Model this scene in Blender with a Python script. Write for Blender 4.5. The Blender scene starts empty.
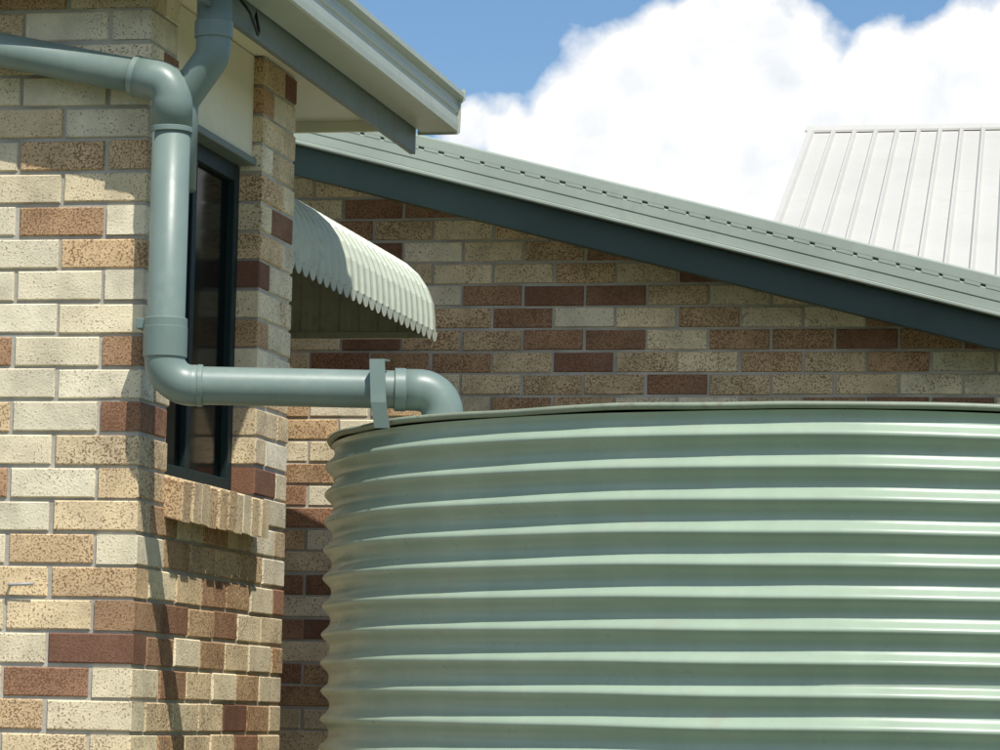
import bpy, bmesh, math, random
from mathutils import Vector, Matrix, noise as mnoise
random.seed(11)
E = 1.6
scene = bpy.context.scene
scene.view_settings.view_transform = 'Standard'
scene.view_settings.look = 'None'
scene.view_settings.exposure = 0

# ------------------------------------------------------------ helpers
def link(o, parent=None):
    scene.collection.objects.link(o)
    if parent: o.parent = parent
    return o
def empty(name, loc=(0,0,0)):
    e = bpy.data.objects.new(name, None); e.empty_display_size = .2
    scene.collection.objects.link(e); return e
def mesh_obj(name, verts, faces, mat, parent=None, smooth=False, recalc=True):
    me = bpy.data.meshes.new(name); me.from_pydata([tuple(v) for v in verts], [], faces)
    if recalc:
        bm = bmesh.new(); bm.from_mesh(me); bmesh.ops.recalc_face_normals(bm, faces=bm.faces); bm.to_mesh(me); bm.free()
    me.materials.append(mat)
    if smooth:
        for p in me.polygons: p.use_smooth = True
    return link(bpy.data.objects.new(name, me), parent)
def box(name, lo, hi, mat, parent=None, bev=0.0):
    x0,y0,z0 = lo; x1,y1,z1 = hi
    v = [(x0,y0,z0),(x1,y0,z0),(x1,y1,z0),(x0,y1,z0),(x0,y0,z1),(x1,y0,z1),(x1,y1,z1),(x0,y1,z1)]
    f = [(0,3,2,1),(4,5,6,7),(0,1,5,4),(1,2,6,5),(2,3,7,6),(3,0,4,7)]
    o = mesh_obj(name, v, f, mat, parent)
    if bev:
        m = o.modifiers.new('b','BEVEL'); m.width = bev; m.segments = 2
    return o
def prism(name, prof, a, b, axis, mat, parent=None, bev=0.0):
    """prof = list of 2-D points; axis 'Y': points are (x,z); axis 'X': (y,z)"""
    n = len(prof); v = []
    for t in (a, b):
        for p in prof:
            v.append((p[0], t, p[1]) if axis == 'Y' else (t, p[0], p[1]))
    f = [(i, (i+1) % n, n+(i+1) % n, n+i) for i in range(n)]
    f += [tuple(range(n)), tuple(range(2*n-1, n-1, -1))]
    o = mesh_obj(name, v, f, mat, parent)
    if bev:
        m = o.modifiers.new('b','BEVEL'); m.width = bev; m.segments = 2
    return o
def fillet(pts, rad, seg=10):
    pts = [Vector(p) for p in pts]; out = [pts[0]]
    for i in range(1, len(pts)-1):
        p = pts[i]; a = (pts[i-1]-p).normalized(); b = (pts[i+1]-p).normalized()
        ang = a.angle(b)
        if ang > 3.1: out.append(p); continue
        r = rad
        d = r/math.tan(ang/2)
        bis = (a+b).normalized(); c = p + bis*(r/math.sin(ang/2))
        s = p+a*d-c; e = p+b*d-c
        tot = s.angle(e); ax = s.cross(e).normalized()
        for k in range(seg+1):
            out.append(c + Matrix.Rotation(tot*k/seg, 3, ax) @ s)
    out.append(pts[-1]); return out
def tube(name, path, r, mat, parent=None, seg=40, cap=True):
    path = [Vector(p) for p in path]; n = len(path); v = []; f = []
    t0 = (path[1]-path[0]).normalized()
    nx = t0.orthogonal().normalized(); prev = t0
    for i in range(n):
        if i == 0: t = t0
        elif i == n-1: t = (path[i]-path[i-1]).normalized()
        else: t = ((path[i]-path[i-1]).normalized()+(path[i+1]-path[i]).normalized()).normalized()
        q = prev.rotation_difference(t); nx = q @ nx; nx = (nx - t*nx.dot(t)).normalized(); prev = t
        by = t.cross(nx)
        for k in range(seg):
            a = 2*math.pi*k/seg
            v.append(path[i] + nx*math.cos(a)*r + by*math.sin(a)*r)
    for i in range(n-1):
        for k in range(seg):
            k2 = (k+1) % seg
            f.append((i*seg+k, i*seg+k2, (i+1)*seg+k2, (i+1)*seg+k))
    o = mesh_obj(name, v, f + ([tuple(range(seg)), tuple((n-1)*seg+k for k in range(seg))] if cap else []), mat, parent)
    for p in o.data.polygons:
        p.use_smooth = len(p.vertices) == 4
    return o
def collar(name, a, b, r, mat, parent=None, seg=40):
    """pipe socket with rounded lips between points a and b"""
    a = Vector(a); b = Vector(b); d = (b-a); L = d.length; t = d.normalized()
    nx = t.orthogonal().normalized(); by = t.cross(nx)
    prof = [(0, r-.008),(0,r-.002),(.002,r),(L-.002,r),(L,r-.002),(L,r-.008)]
    v=[];f=[]
    for s,rr in prof:
        for k in range(seg):
            an=2*math.pi*k/seg
            v.append(a+t*s+nx*math.cos(an)*rr+by*math.sin(an)*rr)
    for i in range(len(prof)-1):
        for k in range(seg):
            k2=(k+1)%seg; f.append((i*seg+k,i*seg+k2,(i+1)*seg+k2,(i+1)*seg+k))
    o = mesh_obj(name,v,f,mat,parent)
    for p in o.data.polygons: p.use_smooth = True
    o.data.set_sharp_from_angle(angle=math.radians(35))
    return o

# ------------------------------------------------------------ materials
def nn(nt, t, **kw):
    n = nt.nodes.new(t)
    for k, v in kw.items(): setattr(n, k, v)
    return n
def new_mat(name):
    m = bpy.data.materials.new(name); m.use_nodes = True
    nt = m.node_tree; b = nt.nodes['Principled BSDF']
    return m, nt, b
def ramp(nt, stops, interp='LINEAR'):
    r = nn(nt, 'ShaderNodeValToRGB'); cr = r.color_ramp; cr.interpolation = interp
    while len(cr.elements) > 1: cr.elements.remove(cr.elements[-1])
    cr.elements[0].position = stops[0][0]; cr.elements[0].color = (*stops[0][1], 1)
    for p, c in stops[1:]:
        e = cr.elements.new(p); e.color = (*c, 1)
    return r
def paint(name, col, rough=.45, var=.15, scale=3, bump=.02, dirt=None, spec=.5, streak=False, dirt_amt=.35):
    m, nt, b = new_mat(name); L = nt.links
    tc = nn(nt,'ShaderNodeTexCoord')
    mp = nn(nt,'ShaderNodeMapping'); L.new(tc.outputs['Object'], mp.inputs[0])
    if streak: mp.inputs['Scale'].default_value = (3,3,.35)
    n1 = nn(nt,'ShaderNodeTexNoise'); n1.inputs['Scale'].default_value = scale; n1.inputs['Detail'].default_value = 6; n1.inputs['Roughness'].default_value=.62
    L.new(mp.outputs[0], n1.inputs['Vector'])
    c = Vector(col)
    r = ramp(nt, [(.3, tuple(c*(1-var))), (.7, tuple(c*(1+var)))])
    L.new(n1.outputs['Fac'], r.inputs[0])
    out = r.outputs[0]
    n2 = nn(nt,'ShaderNodeTexNoise'); n2.inputs['Scale'].default_value = scale*9; n2.inputs['Detail'].default_value = 4
    L.new(tc.outputs['Object'], n2.inputs['Vector'])
    if dirt:
        mx = nn(nt,'ShaderNodeMix', data_type='RGBA')
        r2 = ramp(nt, [(.54,(0,0,0)),(.74,(dirt_amt,)*3)])
        h = nn(nt,'ShaderNodeMath', operation='MULTIPLY'); h.inputs[1].default_value=.5
        ad = nn(nt,'ShaderNodeMath', operation='ADD'); L.new(n1.outputs['Fac'],ad.inputs[0]); L.new(n2.outputs['Fac'],ad.inputs[1])
        L.new(ad.outputs[0],h.inputs[0]); L.new(h.outputs[0], r2.inputs[0])
        L.new(r2.outputs[0], mx.inputs[0]); L.new(out, mx.inputs[6]); mx.inputs[7].default_value = (*dirt,1)
        out = mx.outputs[2]
    L.new(out, b.inputs['Base Color'])
    rr = nn(nt,'ShaderNodeMapRange'); rr.inputs[3].default_value = rough-.08; rr.inputs[4].default_value = rough+.12
    L.new(n2.outputs['Fac'], rr.inputs[0]); L.new(rr.outputs[0], b.inputs['Roughness'])
    b.inputs['Specular IOR Level'].default_value = spec
    if bump:
        bp = nn(nt,'ShaderNodeBump'); bp.inputs['Strength'].default_value = bump*10; bp.inputs['Distance'].default_value = .002
        L.new(n2.outputs['Fac'], bp.inputs['Height']); L.new(bp.outputs[0], b.inputs['Normal'])
    return m

def brick_mat():
    m, nt, b = new_mat('speckled_brick'); L = nt.links
    tc = nn(nt,'ShaderNodeTexCoord')
    av = nn(nt,'ShaderNodeAttribute', attribute_name='bv'); ag = nn(nt,'ShaderNodeAttribute', attribute_name='bg')
    cr = ramp(nt, [(0,(.84,.75,.55)),(.22,(.82,.69,.45)),(.42,(.78,.60,.36)),(.58,(.68,.48,.27)),(.72,(.56,.36,.20)),(.86,(.37,.21,.125)),(1,(.23,.12,.08))])
    L.new(av.outputs['Fac'], cr.inputs[0])
    n1 = nn(nt,'ShaderNodeTexNoise'); n1.inputs['Scale'].default_value = 9; n1.inputs['Detail'].default_value = 6; n1.inputs['Roughness'].default_value=.6
    L.new(tc.outputs['Object'], n1.inputs['Vector'])
    m1 = nn(nt,'ShaderNodeMapRange'); m1.inputs[1].default_value=.3; m1.inputs[2].default_value=.62; m1.inputs[3].default_value=.74; m1.inputs[4].default_value=1.08
    L.new(n1.outputs['Fac'], m1.inputs[0])
    m2 = nn(nt,'ShaderNodeMapRange'); m2.inputs[3].default_value=.84; m2.inputs[4].default_value=1.08
    L.new(ag.outputs['Fac'], m2.inputs[0])
    mm = nn(nt,'ShaderNodeMath', operation='MULTIPLY'); L.new(m1.outputs[0],mm.inputs[0]); L.new(m2.outputs[0],mm.inputs[1])
    vm = nn(nt,'ShaderNodeVectorMath', operation='SCALE'); L.new(cr.outputs[0], vm.inputs[0]); L.new(mm.outputs[0], vm.inputs['Scale'])
    # iron spots
    sp = nn(nt,'ShaderNodeTexNoise'); sp.inputs['Scale'].default_value = 165; sp.inputs['Detail'].default_value = 3; sp.inputs['Roughness'].default_value=.65
    L.new(tc.outputs['Object'], sp.inputs['Vector'])
    pt = nn(nt,'ShaderNodeTexNoise'); pt.inputs['Scale'].default_value = 6; pt.inputs['Detail'].default_value=3
    L.new(tc.outputs['Object'], pt.inputs['Vector'])
    a1 = nn(nt,'ShaderNodeMath', operation='MULTIPLY_ADD'); L.new(pt.outputs['Fac'],a1.inputs[0]); a1.inputs[1].default_value=.25; L.new(sp.outputs['Fac'],a1.inputs[2])
    tri = nn(nt,'ShaderNodeMath', operation='MINIMUM'); L.new(av.outputs['Fac'],tri.inputs[0]); tri.inputs[1].default_value=.6
    a2 = nn(nt,'ShaderNodeMath', operation='MULTIPLY_ADD'); L.new(tri.outputs[0],a2.inputs[0]); a2.inputs[1].default_value=.15; L.new(a1.outputs[0],a2.inputs[2])
    sr = ramp(nt, [(.71,(0,0,0)),(.78,(.8,.8,.8))]); L.new(a2.outputs[0], sr.inputs[0])
    mx = nn(nt,'ShaderNodeMix', data_type='RGBA'); L.new(sr.outputs[0], mx.inputs[0]); L.new(vm.outputs[0], mx.inputs[6]); mx.inputs[7].default_value=(.17,.075,.035,1)
    L.new(mx.outputs[2], b.inputs['Base Color'])
    b.inputs['Roughness'].default_value=.85; b.inputs['Specular IOR Level'].default_value=.25
    bp = nn(nt,'ShaderNodeBump'); bp.inputs['Strength'].default_value=.7; bp.inputs['Distance'].default_value=.003
    L.new(sp.outputs['Fac'], bp.inputs['Height']); L.new(bp.outputs[0], b.inputs['Normal'])
    return m

M_brick = brick_mat()
M_mortar = paint('mortar', (.46,.43,.365), .95, .28, 6, .1, spec=.1)
M_pipe = paint('pvc_pipe_green', (.185,.245,.218), .38, .10, 5, .01, dirt=(.30,.31,.25), dirt_amt=.4)
M_pipe2 = paint('pvc_socket_green', (.165,.22,.195), .40, .10, 5, .01)
M_tank = paint('tank_green_steel', (.335,.42,.320), .29, .10, 1.6, .01, dirt=(.31,.30,.21), streak=True, dirt_amt=.55)
M_rim = paint('tank_rim', (.24,.28,.20), .5, .2, 5, .03, dirt=(.16,.10,.06), dirt_amt=.9)
M_gut = paint('gutter_steel', (.43,.47,.395), .4, .07, 2, .01, dirt=(.32,.31,.25), dirt_amt=.4)
M_fascia = paint('fascia_paint', (.145,.178,.158), .5, .12, 3, .02)
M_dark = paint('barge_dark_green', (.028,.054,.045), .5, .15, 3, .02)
M_gap_shade = paint('verge_gap_shade', (.11,.135,.115), .6, .15, 3, .02)  # shadow of the dashed verge gaps, put into the bar's colour
M_verge = paint('verge_steel', (.34,.385,.325), .40, .12, 2, .01, dirt=(.2,.2,.15), dirt_amt=.5)
M_cream = paint('cream_paint', (.78,.72,.53), .6, .06, 2, .02, dirt=(.5,.45,.33), dirt_amt=.25)
M_awn = paint('awning_steel', (.50,.535,.43), .42, .07, 3, .01, dirt=(.28,.25,.18), dirt_amt=.6)
M_roofw = paint('pale_roof_steel', (.56,.545,.495), .5, .06, .6, .01, dirt=(.42,.40,.34), dirt_amt=.4)
M_frame = paint('window_frame', (.012,.026,.026), .5, .1, 4, .01, spec=.25)
M_black = paint('black_rubber', (.012,.012,.012), .5, .1, 4, 0)
M_metal = paint('galvanised', (.33,.34,.34), .35, .1, 20, .01)
M_wallw = paint('rendered_wall', (.5,.46,.38), .9, .08, 2, .05)
mg, nt, b = new_mat('window_glass'); b.inputs['Base Color'].default_value=(.003,.006,.006,1); b.inputs['Roughness'].default_value=.12; b.inputs['Specular IOR Level'].default_value=.12
M_glass = mg
M_room_dark = paint('room_darkness', (.02,.035,.04), .9, .3, 8, .05)  # darkness of the room, put into the colour of its back sheet

# ------------------------------------------------------------ brick walls
H = .086
def wall(name, org, u, n, length, rows, start, parent, openings=(), top=None, pw=1.0, row0=0, redrow=None):
    org=Vector(org); u=Vector(u); n=Vector(n); V=[];F=[];bv=[];bg=[]
    for k in range(row0, rows):
        z0=k*H+.005; z1=z0+.076
        s=start[k%2]
        while s<length:
            ivs=[(max(s,0),min(s+.23,length))]
            s+=.24
            for (o0,o1,oz0,oz1) in openings:
                if z1<oz0+.02 or z0>oz1-.02: continue
                nw=[]
                for a,c in ivs:
                    if c<=o0 or a>=o1: nw.append((a,c)); continue
                    if a<o0: nw.append((a,o0))
                    if c>o1: nw.append((o1,c))
                ivs=nw
            rv=random.random()**pw; rg=random.random()
            if redrow and k<redrow: rv=min(1,rv+.12)
            for a,c in ivs:
                if c-a<.03: continue
                if top and z1>min(top(a),top(c)): continue
                j=random.uniform(-.0018,.0018); ja=random.uniform(-.0022,.0022); jz=random.uniform(-.0018,.0018)
                a2=a+ (ja if a>0.001 else 0); c2=c+(ja if c<length-.001 else 0); q=.0045
                def P(uu,zz,d): return org+u*uu+n*d+Vector((0,0,zz))
                i=len(V)
                za=z0+jz; zb=z1+jz+random.uniform(-.001,.001)
                for (uu,zz,d) in ((a2,za,-.108),(c2,za,-.108),(c2,zb,-.108),(a2,zb,-.108),
                                  (a2,za,j-q),(c2,za,j-q),(c2,zb,j-q),(a2,zb,j-q),
                                  (a2+q*.7,za+q*.7,j),(c2-q*.7,za+q*.7,j),(c2-q*.7,zb-q*.7,j),(a2+q*.7,zb-q*.7,j)):
                    V.append(P(uu,zz,d))
                fs=[(0,3,2,1),(8,9,10,11),(4,5,9,8),(5,6,10,9),(6,7,11,10),(7,4,8,11),(0,1,5,4),(1,2,6,5),(2,3,7,6),(3,0,4,7)]
                F+= [tuple(i+x for x in f) for f in fs]
                bv+=[rv]*10; bg+=[rg]*10
    o=mesh_obj(name,V,F,M_brick,parent)
    for nm,d in (('bv',bv),('bg',bg)):
        at=o.data.attributes.new(nm,'FLOAT','FACE'); at.data.foreach_set('value',d)
    return o

house = empty('brick_house')
CX, CY, EY = -2.73, 8.40, 9.84
TOPR = 41
wall('front_wall_bricks',(CX,CY,0),(-1,0,0),(0,-1,0),3.6,TOPR,(0,.12),house,pw=2.0,redrow=23)
box('front_wall_mortar',(CX-3.6,CY+.006,0),(CX-.006,CY+.1,TOPR*H),M_mortar,house)
WO0, WO1, WZ0 = .245, 1.085, 25*H
wall('side_wall_bricks',(CX,CY,0),(0,1,0),(1,0,0),1.435,TOPR,(.12,0),house,openings=[(WO0,WO1,WZ0,9)],pw=1.5,redrow=23)
box('side_wall_mortar_below',(CX-.1,CY+.1,0),(CX-.006,EY-.012,WZ0-.004),M_mortar,house)
box('side_wall_mortar_near',(CX-.1,CY+.1,WZ0-.004),(CX-.006,CY+WO0-.006,TOPR*H),M_mortar,house)
box('side_wall_mortar_far',(CX-.1,CY+WO1+.006,WZ0-.004),(CX-.006,EY-.012,TOPR*H),M_mortar,house)
RX=-3.75
wall('return_wall_bricks',(CX,EY-.005,0),(-1,0,0),(0,1,0),1.02,TOPR,(.12,.24),house)
box('return_wall_mortar',(RX,EY-.1,0),(CX-.115,EY-.014,TOPR*H),M_mortar,house)
FY=12.70
wall('recess_wall_bricks',(RX,EY+.01,0),(0,1,0),(1,0,0),2.85,TOPR,(0,.12),house,openings=[(.9,2.2,1.9,3.1)])
box('recess_wall_mortar_low',(RX-.1,EY-.1,0),(RX-.006,FY,1.9),M_mortar,house)
box('recess_wall_mortar_high',(RX-.1,EY-.1,3.1),(RX-.006,FY,TOPR*H),M_mortar,house)
box('recess_wall_mortar_a',(RX-.1,EY-.1,1.9),(RX-.006,EY+.9,3.1),M_mortar,house)
box('recess_wall_mortar_b',(RX-.1,EY+2.22,1.9),(RX-.006,FY,3.1),M_mortar,house)
box('recess_window_glass',(RX-.09,EY+.9,1.9),(RX-.08,EY+2.22,3.1),M_glass,house)
# far gable wall under the raking verge
SL=.255
def vtop(x): return E+1.925-SL*(x+1.883)
wall('gable_wall_bricks',(RX-.6,FY,0),(1,0,0),(0,-1,0),8.6,52,(-.05,-.17),house,top=lambda s: vtop(RX-.6+s)-.06,pw=.92)
X0,X1=RX-.6,RX+8.0
prismv=[(X0,FY+.006,0),(X1,FY+.006,0),(X1,FY+.006,vtop(X1)-.07),(X0,FY+.006,vtop(X0)-.07)]
vv=prismv+[(x,FY+.1,z) for x,_,z in prismv]
mesh_obj('gable_wall_mortar',vv,[(0,1,2,3),(4,7,6,5),(0,4,5,1),(1,5,6,2),(2,6,7,3),(3,7,4,0)],M_mortar,house)

# brick-on-edge sill
V=[];F=[];bv=[];bg=[]
ny=10; w=.84/ny
for i in range(ny):
    y0=CY+WO0+i*w+.004-.02; y1=y0+w-.008; rv=.15+.4*random.random(); rg=random.random()*.5
    jj=random.uniform(-.004,.004); jz=random.uniform(-.003,.003)
    x0=CX-.09; x1=CX+.050+jj
    prof=[(x0,WZ0-.01+jz),(x1,WZ0-.042+jz),(x1+.002,WZ0+.066+jz),(x0,WZ0+.1+jz)]
    q=.004; i0=len(V)
    for y,ins in ((y0,q),(y0+q,0),(y1-q,0),(y1,q)):
        for k,(x,z) in enumerate(prof):
            V.append((x-(ins if k in (1,2) else 0),y,z+(ins if k in(0,1) else -ins)))
    for r in range(3):
        for k in range(4):
            F.append((i0+r*4+k,i0+r*4+(k+1)%4,i0+(r+1)*4+(k+1)%4,i0+(r+1)*4+k))
    F+=[(i0,i0+1,i0+2,i0+3),(i0+12,i0+15,i0+14,i0+13)]
    bv+=[rv]*14; bg+=[rg]*14
o=mesh_obj('window_sill_bricks',V,F,M_brick,house)
for nm,d in (('bv',bv),('bg',bg)):
    at=o.data.attributes.new(nm,'FLOAT','FACE'); at.data.foreach_set('value',d)
prism('window_sill_mortar',[(CX-.085,WZ0-.004),(CX+.040,WZ0-.034),(CX+.040,WZ0+.056),(CX-.085,WZ0+.090)],CY+WO0-.01,CY+WO1-.01,'Y',M_mortar,house)
# window
WT=E+1.60; y0=CY+WO0; y1=CY+WO1
box('window_glass',(CX-.098,y0,WZ0+.09),(CX-.092,y1,WT),M_glass,house)
box('window_frame_far',(CX-.11,y1-.045,WZ0+.085),(CX-.07,y1-.001,WT),M_frame,house,.003)
box('window_frame_near',(CX-.11,y0+.001,WZ0+.085),(CX-.07,y0+.045,WT),M_frame,house,.003)
box('window_mullion',(CX-.108,(y0+y1)/2-.02,WZ0+.13),(CX-.075,(y0+y1)/2+.02,WT-.05),M_frame,house,.003)
box('window_frame_bottom',(CX-.109,y0+.046,WZ0+.085),(CX-.072,y1-.046,WZ0+.13),M_frame,house,.003)
box('window_frame_top',(CX-.109,y0+.046,WT-.05),(CX-.072,y1-.046,WT),M_frame,house,.003)
box('window_head_trim',(CX-.11,y0+.001,WT+.001),(CX-.02,y1-.001,WT+.022),M_fascia,house,.003)
box('window_infill_panel',(CX-.09,y0+.002,WT+.023),(CX-.035,y1-.002,TOPR*H),M_cream,house)
box('room_back',(CX-.6,y0-.1,WZ0-.3),(CX-.59,y1+.1,WT+.2),M_room_dark,house)

# eaves and upper roof
SZ=TOPR*H+.004
FX=-2.54; RY=10.6; FRY=8.226
box('eave_soffit',(-7,FRY+.02,SZ),(FX-.02,RY-.02,SZ+.008),M_cream,house)
box('side_fascia',(FX-.019,FRY,E+1.82),(FX,RY,E+2.03),M_fascia,house,.002)
box('front_barge',(-7,FRY-.02,E+1.885),(FX-.02,FRY-.001,E+2.2),M_fascia,house,.002)
box('end_barge',(-7,RY-.018,E+1.895),(FX-.02,RY+.0,E+2.1),M_cream,house,.002)
g=[(FX+.001,2.03),(FX+.001,1.905),(FX+.012,1.895),(FX+.124,1.895),(FX+.131,1.899),(FX+.133,1.918),(FX+.133,1.940),(FX+.128,1.945),(FX+.128,1.957),(FX+.134,1.962),(FX+.134,1.980),(FX+.129,1.985),(FX+.130,1.998),(FX+.142,2.003),(FX+.150,2.010),(FX+.150,2.026),(FX+.140,2.032),(FX+.125,2.028),(FX+.118,2.015)]
prism('gutter',[(x,z+E) for x,z in g],FRY-.03,RY+.03,'Y',M_gut,house)
prism('gutter_end_cap',[(x*1.0,z+E) for x,z in [(FX-.002,2.036),(FX-.002,1.889),(FX+.130,1.889),(FX+.138,1.895),(FX+.140,1.95),(FX+.140,1.99),(FX+.155,2.003),(FX+.155,2.036)]],RY+.031,RY+.036,'Y',M_gut,house)
def sheet(name, org, du, dv, prof, nper, mat, parent, thick=0):
    """ribbed sheet: ribs run along du, profile repeated along dv. prof=[(frac,height)]"""
    org=Vector(org);du=Vector(du);dv=Vector(dv); nrm=du.cross(dv).normalized()
    if nrm.z<0: nrm=-nrm
    V=[];F=[]
    pts=[]
    for p in range(nper):
        for fr,h in prof: pts.append(((p+fr)/nper,h))
    pts.append((1,prof[0][1]))
    for fr,h in pts:
        V.append(org+dv*fr+nrm*h); V.append(org+dv*fr+nrm*h+du)
    for i in range(len(pts)-1): F.append((2*i,2*i+1,2*i+3,2*i+2))
    return mesh_obj(name,V,F,mat,parent)
corr=[(i/8, .008*math.cos(2*math.pi*i/8)) for i in range(8)]
sheet('upper_roof_sheet',(FX+.11,FRY-.04,E+2.045),(-4.6,0,1.15),(0,RY-FRY+.08,0),corr,32,M_verge,house)

# lower roof: verge, barge, soffit
VY=12.40
def rake(name,ya,yb,ta,tb,mat,xa=RX-.6,xb=RX+8.0,off=0):
    """bar following the rake; ta/tb measured down from the top line"""
    v=[]
    for x in (xa,xb):
        for y,t in ((ya,tb),(yb,tb),(yb,ta),(ya,ta)):
            v.append((x,y,vtop(x)-t))
    o=mesh_obj(name,v,[(0,1,2,3),(4,7,6,5),(0,4,5,1),(1,5,6,2),(2,6,7,3),(3,7,4,0)],mat,house)
    m=o.modifiers.new('b','BEVEL'); m.width=.003; m.segments=2
    return o
rake('verge_cap_top',VY-.055,VY+.18,0,.018,M_verge)
rake('verge_cap_face',VY-.06,VY-.045,.004,.046,M_verge)
rake('verge_shadow_gap',VY-.050,VY-.02,.018,.095,M_gap_shade)
rake('verge_lower_face',VY-.058,VY-.035,.054,.096,M_verge)
rake('verge_face_b',VY-.0555,VY-.035,.0965,.135,M_verge)
rake('verge_lip',VY-.070,VY-.034,.136,.150,M_verge)
rake('verge_underside',VY-.034,VY+.05,.125,.150,M_fascia)
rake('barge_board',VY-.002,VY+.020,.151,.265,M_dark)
rake('verge_soffit',VY+.021,FY-.004,.235,.243,M_fascia)
V=[];F=[]
x=RX-.5
while x<RX+7.9:
    wd=random.uniform(.054,.066)
    i=len(V)
    for xx in (x,x+wd):
        for y,t in ((VY-.0595,.056),(VY-.051,.056),(VY-.051,.044),(VY-.0595,.044)):
            V.append((xx,y,vtop(xx)-t))
    F+=[tuple(i+q for q in f) for f in [(0,1,2,3),(4,7,6,5),(0,4,5,1),(1,5,6,2),(2,6,7,3),(3,7,4,0)]]
    x+=.078
mesh_obj('verge_clips',V,F,M_verge,house)
xa,xb=RX-.6,RX+8.0
sheet('lower_roof_sheet',(xa,VY+.1,vtop(xa)-.02),(xb-xa,0,vtop(xb)-vtop(xa)),(0,7,0),corr,92,M_verge,house)

# ------------------------------------------------------------ awning
aw = empty('window_awning')
prof=[(-3.74,1.97),(-3.4,1.87),(-3.15,1.775),(-3.0,1.705),(-2.945,1.672),(-2.90,1.632),(-2.868,1.585),(-2.848,1.53),(-2.842,1.47),(-2.84,1.43)]
ya,yb=10.15,12.32
per=.087; n=int((yb-ya)/per); sub=[(0,0),(.08,.009),(.30,.009),(.38,0)]
V=[];F=[];cols=[]
for p in range(n):
    for fr,h in sub: cols.append((ya+(p+fr)*per,h,fr))
cols.append((ya+n*per,0,0)); YB=ya+n*per
for y,h,fr in cols:
    for i,(x,z) in enumerate(prof):
        a=Vector(prof[max(0,i-1)]);c=Vector(prof[min(len(prof)-1,i+1)]);t=(c-a).normalized();nx,nz=abs(t.y),abs(t.x)
        V.append((x+nx*h,y,E+z+nz*h))
m_=len(prof)
for c in range(len(cols)-1):
    for i in range(m_-1): F.append((c*m_+i,c*m_+i+1,(c+1)*m_+i+1,(c+1)*m_+i))
for p in range(n):
    i=len(V); y0_=ya+p*per
    k=9
    for q in range(k):
        tt=q/(k-1); yy=y0_+tt*per
        V.append((-2.836,yy,E+1.43)); V.append((-2.836,yy,E+1.43-.006-.034*(math.sin(math.pi*tt)**.6 if 0<q<k-1 else 0)))
    for q in range(k-1): F.append((i+2*q,i+2*q+2,i+2*q+3,i+2*q+1))
o=mesh_obj('ribbed_canopy',V,F,M_awn,aw)
sd=o.modifiers.new('s','SOLIDIFY'); sd.thickness=.002
for nm,yy in (('end_panel_far',YB-.004),('end_panel_near',ya+.004)):
    V=[];F=[];xs=[]
    x=-3.74
    while x<-2.85:
        for fr,h in ((0,0),(.15,.008),(.5,.008),(.65,0)): xs.append((x+fr*.075,h))
        x+=.075
    xs=[(x,h) for x,h in xs if x<-2.845]+[(-2.845,0)]
    def ptop(x):
        for (x0_,z0_),(x1_,z1_) in zip(prof,prof[1:]):
            if x0_<=x<=x1_: return z0_+(z1_-z0_)*(x-x0_)/(x1_-x0_)
        return prof[-1][1]
    for x,h in xs:
        V.append((x,yy-h,E+1.425)); V.append((x,yy-h,E+max(ptop(x)-.004,1.426)))
    for i in range(len(xs)-1): F.append((2*i,2*i+2,2*i+3,2*i+1))
    o=mesh_obj(nm,V,F,M_awn,aw)
    box(nm+'_rail',(-3.74,yy-.02,E+1.405),(-2.845,yy+.0,E+1.43),M_awn,aw,.002)

# ------------------------------------------------------------ tank
tank=empty('rainwater_tank')
TX,TY,TR,TH=-.965,9.384,1.462,E+.757
lam=.0765; A=.0125
prof=[]
NP=14
nw=int((TH-.02)/lam)
zb=TH-.018-nw*lam
tot=nw*NP
SEAM=E+.098
for i in range(tot+1):
    ph=2*math.pi*i/NP
    z=zb+i*lam/NP
    s=math.sin(ph-.35*math.cos(ph))
    r=TR+A*s
    prof.append((r + (.0 if z<SEAM else .0032),z))
seg=256
V=[];F=[]
for i,(r,z) in enumerate(prof):
    for k in range(seg):
        a=2*math.pi*k/seg
        d=mnoise.noise(Vector((math.cos(a)*2.2,math.sin(a)*2.2,z*1.6)))*.004+mnoise.noise(Vector((math.cos(a)*9,math.sin(a)*9,z*3)))*.0018
        dz=mnoise.noise(Vector((math.cos(a)*3,math.sin(a)*3,z*2+7)))*.0036
        V.append((TX+(r+d)*math.cos(a),TY+(r+d)*math.sin(a),z+dz))
for i in range(len(prof)-1):
    for k in range(seg):
        k2=(k+1)%seg; F.append((i*seg+k,i*seg+k2,(i+1)*seg+k2,(i+1)*seg+k))
mesh_obj('corrugated_shell',V,F,M_tank,tank,smooth=True)
V=[];F=[]
pr=[(TR-.004,TH-.014),(TR+.007,TH-.013),(TR+.012,TH-.006),(TR+.010,TH),(TR+.002,TH+.003),(TR-.02,TH+.001),(TR-.05,TH-.006),(TR*.6,TH+.035),(.35,TH+.06),(.3,TH+.07),(.01,TH+.072)]
for r,z in pr:
    for k in range(seg):
        a=2*math.pi*k/seg
        d=mnoise.noise(Vector((math.cos(a)*5,math.sin(a)*5,1)))*.005
        V.append((TX+r*math.cos(a),TY+r*math.sin(a),z+d))
for i in range(len(pr)-1):
    for k in range(seg):
        k2=(k+1)%seg; F.append((i*seg+k,i*seg+k2,(i+1)*seg+k2,(i+1)*seg+k))
mesh_obj('lid_and_rim',V,F,M_rim,tank,smooth=True)
box('tank_plinth',(TX-1.6,TY-1.6,.004),(TX+1.6,TY+1.6,.1),M_mortar,tank,.01)

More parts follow.
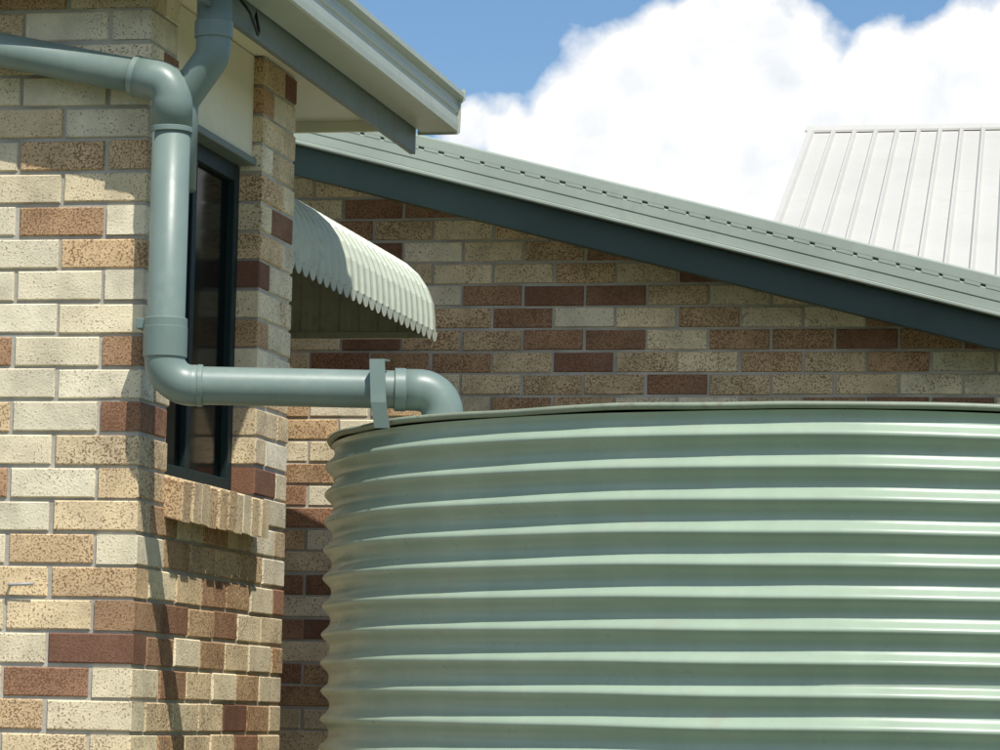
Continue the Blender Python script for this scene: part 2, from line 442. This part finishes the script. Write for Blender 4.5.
# ------------------------------------------------------------ pipes
pp=empty('downpipe')
PX,PY=-2.645,8.325
R=.0530
main=fillet([(PX,PY,E+1.60),(PX,PY,E+.84),(-1.95,8.50,E+.842),(-1.95,8.50,E+.66)],.075,12)
tube('main_pipe',main,R*.93,M_pipe,pp)
def elbow(nm,pts,rad,r):
    tube(nm,fillet(pts,rad,14),r,M_pipe,pp)
dirr=(Vector((-1.95,8.50,E+.842))-Vector((PX,PY,E+.84))).normalized()
c0=Vector((PX,PY,E+.84))
elbow('elbow_low',[c0+Vector((0,0,.135)),c0,c0+dirr*.10],.07,R)
collar('elbow_low_socket',c0+Vector((0,0,.07)),c0+Vector((0,0,.150)),R+.004,M_pipe2,pp)
collar('elbow_low_socket_b',c0+dirr*.085,c0+dirr*.10,R+.0015,M_pipe,pp)
c1=Vector((-1.95,8.50,E+.842))
elbow('elbow_tank',[c1-dirr*.115,c1,c1+Vector((0,0,-.14))],.062,R+.001)
collar('elbow_tank_socket',c1-dirr*.125,c1-dirr*.095,R+.003,M_pipe,pp)
c2=Vector((PX,PY,E+1.625))
hd=Vector((-.415,0,.086)).normalized()
end=c2+hd*.9
tube('wall_run_pipe',fillet([end+Vector((0,.22,0)),end,c2+hd*.06],.07,10),.0455,M_pipe,pp)
elbow('elbow_top',[c2+hd*.10,c2,c2+Vector((0,0,-.12))],.058,R+.000)
collar('elbow_top_socket',c2+hd*.095,c2+hd*.112,R+.001,M_pipe,pp)
collar('elbow_top_socket_b',c2+Vector((0,0,-.115)),c2+Vector((0,0,-.13)),R+.0015,M_pipe,pp)
up=[(FX-.005,8.345,E+1.92),(FX-.005,8.345,E+1.70),(PX+.012,PY+.035,E+1.585),(PX+.012,PY+.035,E+1.35)]
tube('gutter_drop_pipe',fillet(up,.06,12),.0455,M_pipe2,pp)
collar('drop_socket',(FX-.005,8.345,E+1.79),(FX-.005,8.345,E+1.745),.050,M_pipe2,pp)
collar('pipe_clip',(PX,PY,E+.985),(PX,PY,E+1.012),R+.003,M_pipe2,pp)
box('pipe_clip_lug',(PX-.078,PY-.01,E+.985),(PX-.05,PY+.07,E+1.012),M_pipe2,pp,.002)
sx=-2.085; sy=8.385
v=[]
pts=[(sx-.012,sy+.05,E+.915),(sx-.012,sy-.004,E+.912),(sx-.004,sy-.012,E+.80),(sx+.004,sy+.0,E+.735)]
for i,(x,y,z) in enumerate(pts):
    v+= [(x-.020,y,z),(x+.020,y,z)]
o=mesh_obj('tank_strap',v,[(0,1,3,2),(2,3,5,4),(4,5,7,6)],M_pipe,pp)
s_=o.modifiers.new('s','SOLIDIFY'); s_.thickness=.004

cab=tube('electric_cable',fillet([(-2.56,8.50,E+1.93),(-2.50,8.52,E+1.85),(-2.50,8.60,E+1.805),(-2.52,8.68,E+1.83),(-2.545,8.72,E+1.90)],.02,6),.004,M_black,None,10)
hk=tube('wall_hook',fillet([(-3.07,8.41,E+.325),(-3.07,8.385,E+.325),(-3.00,8.382,E+.328)],.008,5),.004,M_metal,None,10)

# ------------------------------------------------------------ pale roofed house in the background
nb=empty('metal_roofed_house')
ridge=Vector((-3.56,30,E+5.31)); low=Vector((-3.30,25.2,E+3.60))
dn=low-ridge; W=14
ribp=[(0,0),(.09,.036),(.17,.036),(.26,0)]
sheet('front_roof_slope',ridge,dn*1.3,(W,.0,0),ribp,74,M_roofw,nb)
sheet('rear_roof_slope',ridge,Vector((dn.x,-dn.y,dn.z))*1.3,(W,.0,0),ribp,74,M_roofw,nb)
prism('ridge_cap',[(29.86,E+5.29),(30,E+5.355),(30.14,E+5.29),(30.14,E+5.27),(30,E+5.33),(29.86,E+5.27)],ridge.x-.03,ridge.x+W,'X',M_roofw,nb)
L0=ridge+dn*1.25
box('walls',(ridge.x+.7,L0.y+.3,0),(ridge.x+W-.5,34.5,L0.z-.05),M_wallw,nb)
v=[ridge+Vector((-.01,0,.04)),ridge+dn*1.3+Vector((-.01,0,.04)),ridge+dn*1.3+Vector((-.01,0,-.12)),ridge+Vector((-.01,0,-.12))]
v2=[q+Vector((.03,0,0)) for q in v]
mesh_obj('verge_trim',v+v2,[(0,1,2,3),(4,7,6,5),(0,4,5,1),(1,5,6,2),(2,6,7,3),(3,7,4,0)],M_roofw,nb)

# ------------------------------------------------------------ ground
m, nt, b = new_mat('ground_grass'); L=nt.links
tc=nn(nt,'ShaderNodeTexCoord'); n1=nn(nt,'ShaderNodeTexNoise'); n1.inputs['Scale'].default_value=1.2; n1.inputs['Detail'].default_value=8
L.new(tc.outputs['Object'],n1.inputs['Vector'])
r=ramp(nt,[(.3,(.035,.055,.018)),(.5,(.06,.075,.028)),(.7,(.11,.10,.05))]); L.new(n1.outputs['Fac'],r.inputs[0]); L.new(r.outputs[0],b.inputs['Base Color']); b.inputs['Roughness'].default_value=.95
mesh_obj('ground',[(-600,-600,0),(600,-600,0),(600,900,0),(-600,900,0)],[(0,1,2,3)],m)
box('concrete_path',(-8,6.4,-.02),(-2.6,8.39,.012),paint('concrete',(.36,.33,.28),.9,.15,2,.05),None)

# ------------------------------------------------------------ light
sv=Vector((.34,-.47,1)).normalized()
sun=bpy.data.lights.new('sun','SUN'); sun.energy=5; sun.angle=math.radians(.5); sun.color=(1,.965,.895)
so=bpy.data.objects.new('sun',sun); scene.collection.objects.link(so)
so.rotation_euler=sv.to_track_quat('Z','Y').to_euler(); so.location=(5,-5,12)
w=bpy.data.worlds.new('World'); scene.world=w; w.use_nodes=True
w.cycles.sampling_method='MANUAL'; w.cycles.sample_map_resolution=512
nt=w.node_tree; nt.nodes.clear(); L=nt.links
out=nn(nt,'ShaderNodeOutputWorld'); bg=nn(nt,'ShaderNodeBackground'); L.new(bg.outputs[0],out.inputs[0])
sky=nn(nt,'ShaderNodeTexSky'); sky.sky_type='NISHITA'; sky.sun_disc=False
sky.sun_elevation=math.asin(sv.z); sky.sun_rotation=math.atan2(sv.x,sv.y)
sky.ozone_density=2.5; sky.dust_density=.3; sky.air_density=1
tc=nn(nt,'ShaderNodeTexCoord'); sep=nn(nt,'ShaderNodeSeparateXYZ')
nv=nn(nt,'ShaderNodeVectorMath',operation='NORMALIZE'); L.new(tc.outputs['Generated'],nv.inputs[0]); L.new(nv.outputs[0],sep.inputs[0])
def M(op,a,b=None,c=None,clamp=False):
    n=nn(nt,'ShaderNodeMath',operation=op); n.use_clamp=clamp
    for i,x in enumerate((a,b,c)):
        if x is None: continue
        if isinstance(x,(int,float)): n.inputs[i].default_value=x
        else: L.new(x,n.inputs[i])
    return n.outputs[0]
az=M('MULTIPLY',M('ARCTAN2',sep.outputs[0],sep.outputs[1]),57.2958)
el=M('MULTIPLY',M('ARCSINE',sep.outputs[2]),57.2958)
cmb=nn(nt,'ShaderNodeCombineXYZ'); L.new(az,cmb.inputs[0]); L.new(el,cmb.inputs[1])
nz=nn(nt,'ShaderNodeTexNoise'); nz.inputs['Scale'].default_value=.75; nz.inputs['Detail'].default_value=8; nz.inputs['Roughness'].default_value=.5
L.new(cmb.outputs[0],nz.inputs['Vector'])
nf=nn(nt,'ShaderNodeTexNoise'); nf.inputs['Scale'].default_value=1.0; nf.inputs['Detail'].default_value=5
L.new(cmb.outputs[0],nf.inputs['Vector'])
# cumulus lobes in (azimuth, elevation, radius) degrees
def ae(px,py,r): return (-12+(px-500)/58.8, 5.84+(375-py)/58.8+.00034*(px-500), r/58.8)
lobes=[ae(*q) for q in [(585,135,62),(620,88,60),(685,72,68),(740,62,64),(785,68,56),(720,160,120),(640,190,90),(815,112,50),(870,108,55),(910,84,50),(960,68,54),(1015,78,68),(900,190,125),(505,143,32),(465,142,26),(550,150,40),(1080,150,120)]]
field=None
for a_,e_,r_ in lobes:
    dx=M('SUBTRACT',az,a_); dy=M('SUBTRACT',el,e_)
    d=M('SQRT',M('ADD',M('MULTIPLY',dx,dx),M('MULTIPLY',dy,dy)))
    f=M('SUBTRACT',r_,d)
    field=f if field is None else M('SMOOTH_MAX',field,f,.15)
fld=M('ADD',field,M('MULTIPLY',M('SUBTRACT',nz.outputs['Fac'],.5),1.7))
mask=M('MULTIPLY_ADD',fld,3.0,.55,clamp=True)
n3=nn(nt,'ShaderNodeTexNoise'); n3.inputs['Scale'].default_value=2.6; n3.inputs['Detail'].default_value=5
L.new(nv.outputs[0],n3.inputs['Vector'])
back_fill_clouds=M('MULTIPLY',M('MULTIPLY_ADD',n3.outputs['Fac'],6,-2.9,clamp=True),M('MULTIPLY_ADD',sep.outputs[1],-3,.3,clamp=True))  # unseen clouds behind the camera, added as white fill for shaded parts
mask2=M('MAXIMUM',mask,back_fill_clouds)
cr=nn(nt,'ShaderNodeValToRGB'); cr.color_ramp.elements[0].position=.32; cr.color_ramp.elements[0].color=(.84,.89,.94,1); cr.color_ramp.elements[1].position=.50; cr.color_ramp.elements[1].color=(1.05,1.05,1.05,1)
sh=M('ADD',M('MULTIPLY',nf.outputs['Fac'],.6),M('MULTIPLY',nz.outputs['Fac'],.4))
L.new(sh,cr.inputs[0])
sk=nn(nt,'ShaderNodeVectorMath',operation='MULTIPLY'); L.new(sky.outputs[0],sk.inputs[0]); sk.inputs[1].default_value=(.84,1.0,1.12)
STR=.105
cl=nn(nt,'ShaderNodeVectorMath',operation='SCALE'); L.new(cr.outputs[0],cl.inputs[0]); cl.inputs['Scale'].default_value=1/STR
mx=nn(nt,'ShaderNodeMix',data_type='RGBA'); L.new(mask2,mx.inputs[0]); L.new(sk.outputs[0],mx.inputs[6]); L.new(cl.outputs[0],mx.inputs[7])
L.new(mx.outputs[2],bg.inputs[0]); bg.inputs[1].default_value=STR

# ------------------------------------------------------------ camera
cam=bpy.data.cameras.new('camera'); cam.sensor_width=36; cam.lens=122.4; cam.clip_end=3000
co=bpy.data.objects.new('camera',cam); scene.collection.objects.link(co)
rot=Matrix.Rotation(math.radians(11.96),4,'Z')@Matrix.Rotation(math.radians(90)+.1012,4,'X')@Matrix.Rotation(.02,4,'Z')
co.matrix_world=Matrix.Translation((0,0,E))@rot
scene.camera=co
